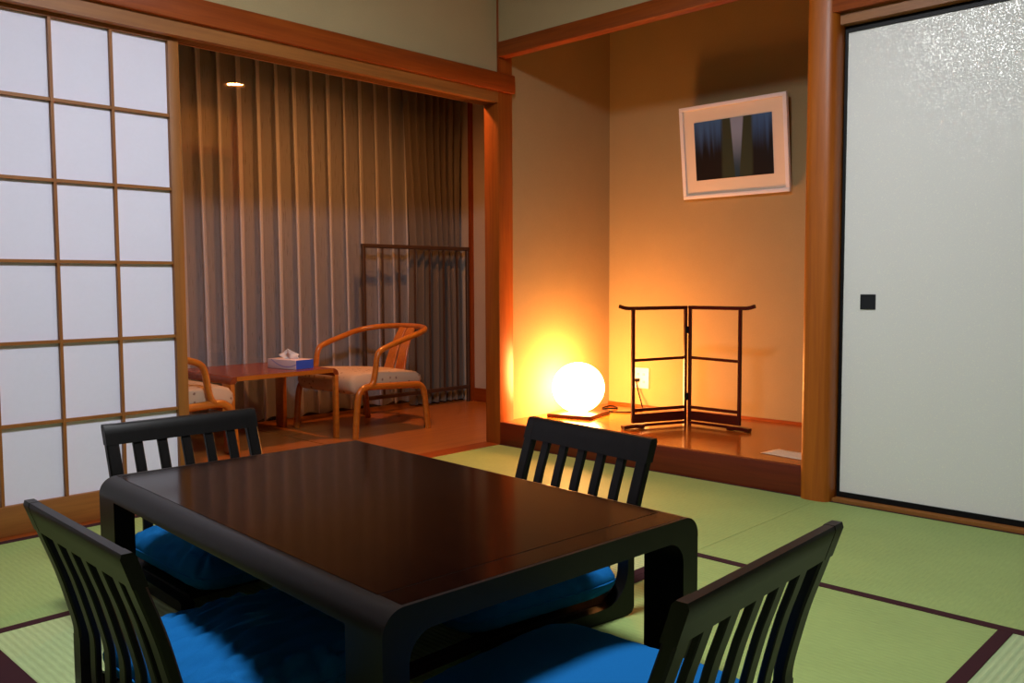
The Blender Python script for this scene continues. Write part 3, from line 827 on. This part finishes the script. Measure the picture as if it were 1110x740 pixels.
gr = thing('guard_railing', 'brown metal guard railing standing in front of the curtains', 'railing', (0.60, 1.352, 0))
RX0, RX1 = -0.450, 0.468
sweep('top_rail', [(RX0 - 0.012, 0, 1.083), (RX1, 0, 1.083)], 0.026, 0.026, M['rail'], gr)
sweep('bottom_rail', [(RX0, 0, 0.105), (RX1, 0, 0.105)], 0.022, 0.026, M['rail'], gr)
for x in (RX0, RX1 - 0.013):
    sweep('post', [(x, 0, 0.0), (x, 0, 1.071)], 0.024, 0.024, M['rail'], gr, ref=(0, 1, 0))
for px in (0.301, 0.438, 0.572, 0.703, 0.829, 0.955):
    sweep('baluster', [(px - 0.60, 0, 0.116), (px - 0.60, 0, 1.071)], 0.015, 0.015, M['rail'], gr, ref=(0, 1, 0), n=8)

# ------------------------------------------------------------------ alcove contents
lamp = thing('globe_lamp', 'glowing white globe lamp on a square dark base in the alcove', 'lamp', (0.455, -0.155, AZ), 14)
box('base', -0.128, 0.128, -0.128, 0.128, 0, 0.020, M['lamp_base'], lamp, 0.003)
pr_ = [(0.045, 0.020)]
for i in range(1, 33):
    a = -math.pi / 2 + math.pi * i / 32
    if math.cos(a) * 0.142 < 0.045 and a < 0: continue
    pr_.append((max(0.0, 0.142 * math.cos(a)) if i < 32 else 0.0, 0.155 + 0.136 * math.sin(a)))
lathe('globe_shade', pr_, M['globe'], lamp, 48)

def floorz(x, y): return (x, y, AZ + 0.004)
cord = tag(link_obj('power_cord', add_sweep(new_bm(), catmull([(0.616, -0.242, AZ + 0.010), (0.66, -0.20, AZ + 0.0045), (0.74, -0.10, AZ + 0.0045), (0.86, -0.07, AZ + 0.004), (0.80, -0.16, AZ + 0.004), (0.70, -0.145, AZ + 0.010),
        (0.675, -0.215, AZ + 0.004), (0.72, -0.300, AZ + 0.004), (0.84, -0.30, AZ + 0.004), (0.905, -0.26, AZ + 0.016), (0.935, -0.215, 0.20), (0.938, -0.195, 0.262), (0.944, -0.199, 0.272)], 8), 0.008, 0.008, (0.1, 0.2, 1), 8),
        M['black'], None, 'all'), 'thin black lamp cord coiled on the alcove floor up to the socket', 'cord')
box2 = new_bm(); add_box(box2, 0.932, 0.952, -0.212, -0.186, 0.264, 0.282, 0.003)
pg = link_obj('plug', box2, M['black'], cord, True)

out = thing('wall_socket', 'white wall socket plate at the back of the alcove', 'socket', (AD - 0.0005, -0.220, 0.286))
plate = box('plate', -0.009, 0, -0.053, 0.053, -0.060, 0.060, M['white'], out, 0.003)
for yy in (-0.020, 0.020):
    for zz in (-0.022, 0.022):
        bm = new_bm()
        for q in (-0.005, 0.005): add_box(bm, -0.0098, -0.0085, yy + q - 0.0018, yy + q + 0.0018, zz - 0.007, zz + 0.007)
        link_obj('slot', bm, M['socket'], out)

# folding kimono rack
rk = thing('folding_rack', 'dark red lacquered two-panel folding kimono rack in the alcove', 'rack', (0.590, -0.760, AZ))
H_ = 0.605
def rack_panel(a, b, outer):
    """panel from the hinge point a to the outer post b (local xy)"""
    a, b = Vector((*a, 0)), Vector((*b, 0)); d = (b - a).normalized(); L = (b - a).length
    up = Vector((0, 0, 1)); nrm = d.cross(up)
    P = lambda s, z: a + d * s + up * z
    sweep('inner_post', [P(0.011, 0.0), P(0.011, H_ - 0.014)], 0.016, 0.016, M['rack'], rk, ref=d)
    sweep('outer_post', [P(L, 0.028), P(L, H_ - 0.014)], 0.017, 0.017, M['rack'], rk, ref=d)
    sweep('top_bar', catmull([P(0.004, H_ - 0.007), P(L * 0.5, H_ - 0.007), P(L, H_ - 0.007), P(L + 0.045, H_ - 0.005), P(L + 0.078, H_ + 0.004)], 4), 0.016, 0.018, M['rack'], rk)
    sweep('middle_bar', [P(0.011, 0.345), P(L, 0.340)], 0.012, 0.014, M['rack'], rk)
    sweep('lower_bar', [P(0.011, 0.092), P(L, 0.092)], 0.012, 0.016, M['rack'], rk)
    sweep('kick_board', [P(0.011, 0.050), P(L, 0.050)], 0.010, 0.046, M['rack'], rk)
    sweep('bottom_bar', [P(0.011, 0.014), P(L, 0.014)], 0.012, 0.014, M['rack'], rk)
    w = Vector((0, 0, 0))
    sweep('foot', catmull([P(L - 0.060, 0.010), P(L - 0.02, 0.013), P(L + 0.02, 0.013), P(L + 0.058, 0.0095)], 4), 0.036, 0.018, M['rack'], rk)
rack_panel((0.0, 0.003), (-0.292, 0.128), 1)
rack_panel((0.0, -0.003), (-0.008, -0.298), 1)
for z in (0.485, 0.145):
    bm = new_bm(); bmesh.ops.create_cone(bm, cap_ends=True, segments=12, radius1=0.0125, radius2=0.0125, depth=0.034, matrix=Matrix.Translation((-0.006, 0, z)))
    link_obj('hinge', bm, M['black'], rk, True)

# picture: hung on the back wall, its top leaning out
pic = thing('framed_picture', 'white framed dark blue forest photograph on the alcove back wall', 'picture', (AD - 0.012, -0.822, 1.294))
pw_, ph_ = 0.309, 0.489
T = Matrix.Rotation(R(-6.5), 4, 'Y')
def pbox(name, y0, y1, z0, z1, xa, xb, m, bev=0.0):
    bm = new_bm(); add_box(bm, xa, xb, y0, y1, z0, z1, bev)
    bmesh.ops.transform(bm, matrix=T, verts=bm.verts[:])
    return link_obj(name, bm, m, pic, bool(bev))
fw = 0.020
bm = new_bm()
add_box(bm, -0.020, 0, -pw_, pw_, 0, fw, 0.0015); add_box(bm, -0.020, 0, -pw_, pw_, ph_ - fw, ph_, 0.0015)
add_box(bm, -0.020, 0, -pw_, -pw_ + fw, fw, ph_ - fw); add_box(bm, -0.020, 0, pw_ - fw, pw_, fw, ph_ - fw)
bmesh.ops.transform(bm, matrix=T, verts=bm.verts[:])
link_obj('frame', bm, M['frame_white'], pic, True)
pbox('mount', -pw_ + fw, pw_ - fw, fw, ph_ - fw, -0.010, -0.003, M['mount'])
ar = pbox('print', -0.225, 0.225, -0.1525, 0.1525, -0.0008, 0.0008, M['art'])
# give the print its own origin at its centre so that its pattern is centred on it
ar.data.transform(T.inverted())
ar.matrix_local = T @ Matrix.Translation((-0.0112, 0.0, 0.249))

nt_ = thing('paper_sheet', 'sheet of printed paper lying on the alcove floor beside the round post', 'paper', (0.205, -1.505, AZ + 0.0006), -8)
nbm = new_bm(); N = 8
gg = {(i, j): nbm.verts.new((-0.065 + 0.13 * i / N, -0.10 + 0.20 * j / N, 0.0012 * (1 + math.sin(i * 0.9) * math.sin(j * 0.7)))) for i in range(N + 1) for j in range(N + 1)}
for i in range(N):
    for j in range(N): nbm.faces.new((gg[i, j], gg[i + 1, j], gg[i + 1, j + 1], gg[i, j + 1]))
sh_ = link_obj('sheet', nbm, M['notice'], nt_, 'all')
md = sh_.modifiers.new('thickness', 'SOLIDIFY'); md.thickness = 0.0005

# ------------------------------------------------------------------ lamps of the room (outside the frame)
LX, LY, LZ = -1.90, -1.74, 2.24
cl = thing('ceiling_lamp', 'round ceiling lamp above the low table, outside the frame', 'lamp', (LX, LY, LZ))
lathe('diffuser', [(0.0, 0.0), (0.16, 0.003), (0.22, 0.018), (0.24, 0.045), (0.24, 0.075)], M['ceiling_lamp'], cl, 40)
lathe('canopy', [(0.25, 0.0755), (0.25, 0.095), (0.06, 0.11), (0.05, ZC - LZ - 0.001), (0.0, ZC - LZ - 0.001)], M['tanX'], cl, 40)
dl = thing('downlight', 'small round downlight in the veranda ceiling, outside the frame', 'lamp', (-0.18, 0.50, VZ))
lathe('trim_ring', [(0.067, -0.0005), (0.080, -0.0005), (0.079, -0.010), (0.072, -0.021), (0.069, -0.021), (0.067, -0.0005)], M['rail'], dl, 32, cap=False)
lathe('bulb_face', [(0.0, -0.007), (0.065, -0.007), (0.065, -0.0012), (0.0, -0.0012)], M['ver_lamp'], dl, 32)

# ------------------------------------------------------------------ world, camera, view
w = bpy.data.worlds.new('room_night'); S.world = w; w.use_nodes = True
w.node_tree.nodes['Background'].inputs['Color'].default_value = (0.02, 0.025, 0.04, 1)
w.node_tree.nodes['Background'].inputs['Strength'].default_value = 0.3

cam = bpy.data.cameras.new('camera'); co = bpy.data.objects.new('camera', cam); COL.objects.link(co)
yaw, pit, rol, f = R(43.626), R(-3.813), R(-0.289), 944.7
fw_ = Vector((math.cos(yaw) * math.cos(pit), math.sin(yaw) * math.cos(pit), math.sin(pit)))
rt = Vector((math.sin(yaw), -math.cos(yaw), 0)); up = rt.cross(fw_)
r2 = rt * math.cos(rol) + up * math.sin(rol); u2 = -rt * math.sin(rol) + up * math.cos(rol)
mw = Matrix((r2, u2, -fw_)).transposed().to_4x4(); mw.translation = (-3.2229, -3.1613, 0.8394)
co.matrix_world = mw
cam.sensor_width = 36; cam.lens = f / 1110 * 36; cam.clip_start = 0.02; cam.clip_end = 50
S.camera = co
vs = S.view_settings
vs.view_transform = 'Standard'; vs.look = 'None'; vs.gamma = 1.0; vs.use_curve_mapping = False; vs.exposure = 0.0
S.cycles.use_denoising = True
S.cycles.max_bounces = 10
S.cycles.transparent_max_bounces = 24
S.cycles.sample_clamp_indirect = 6.0
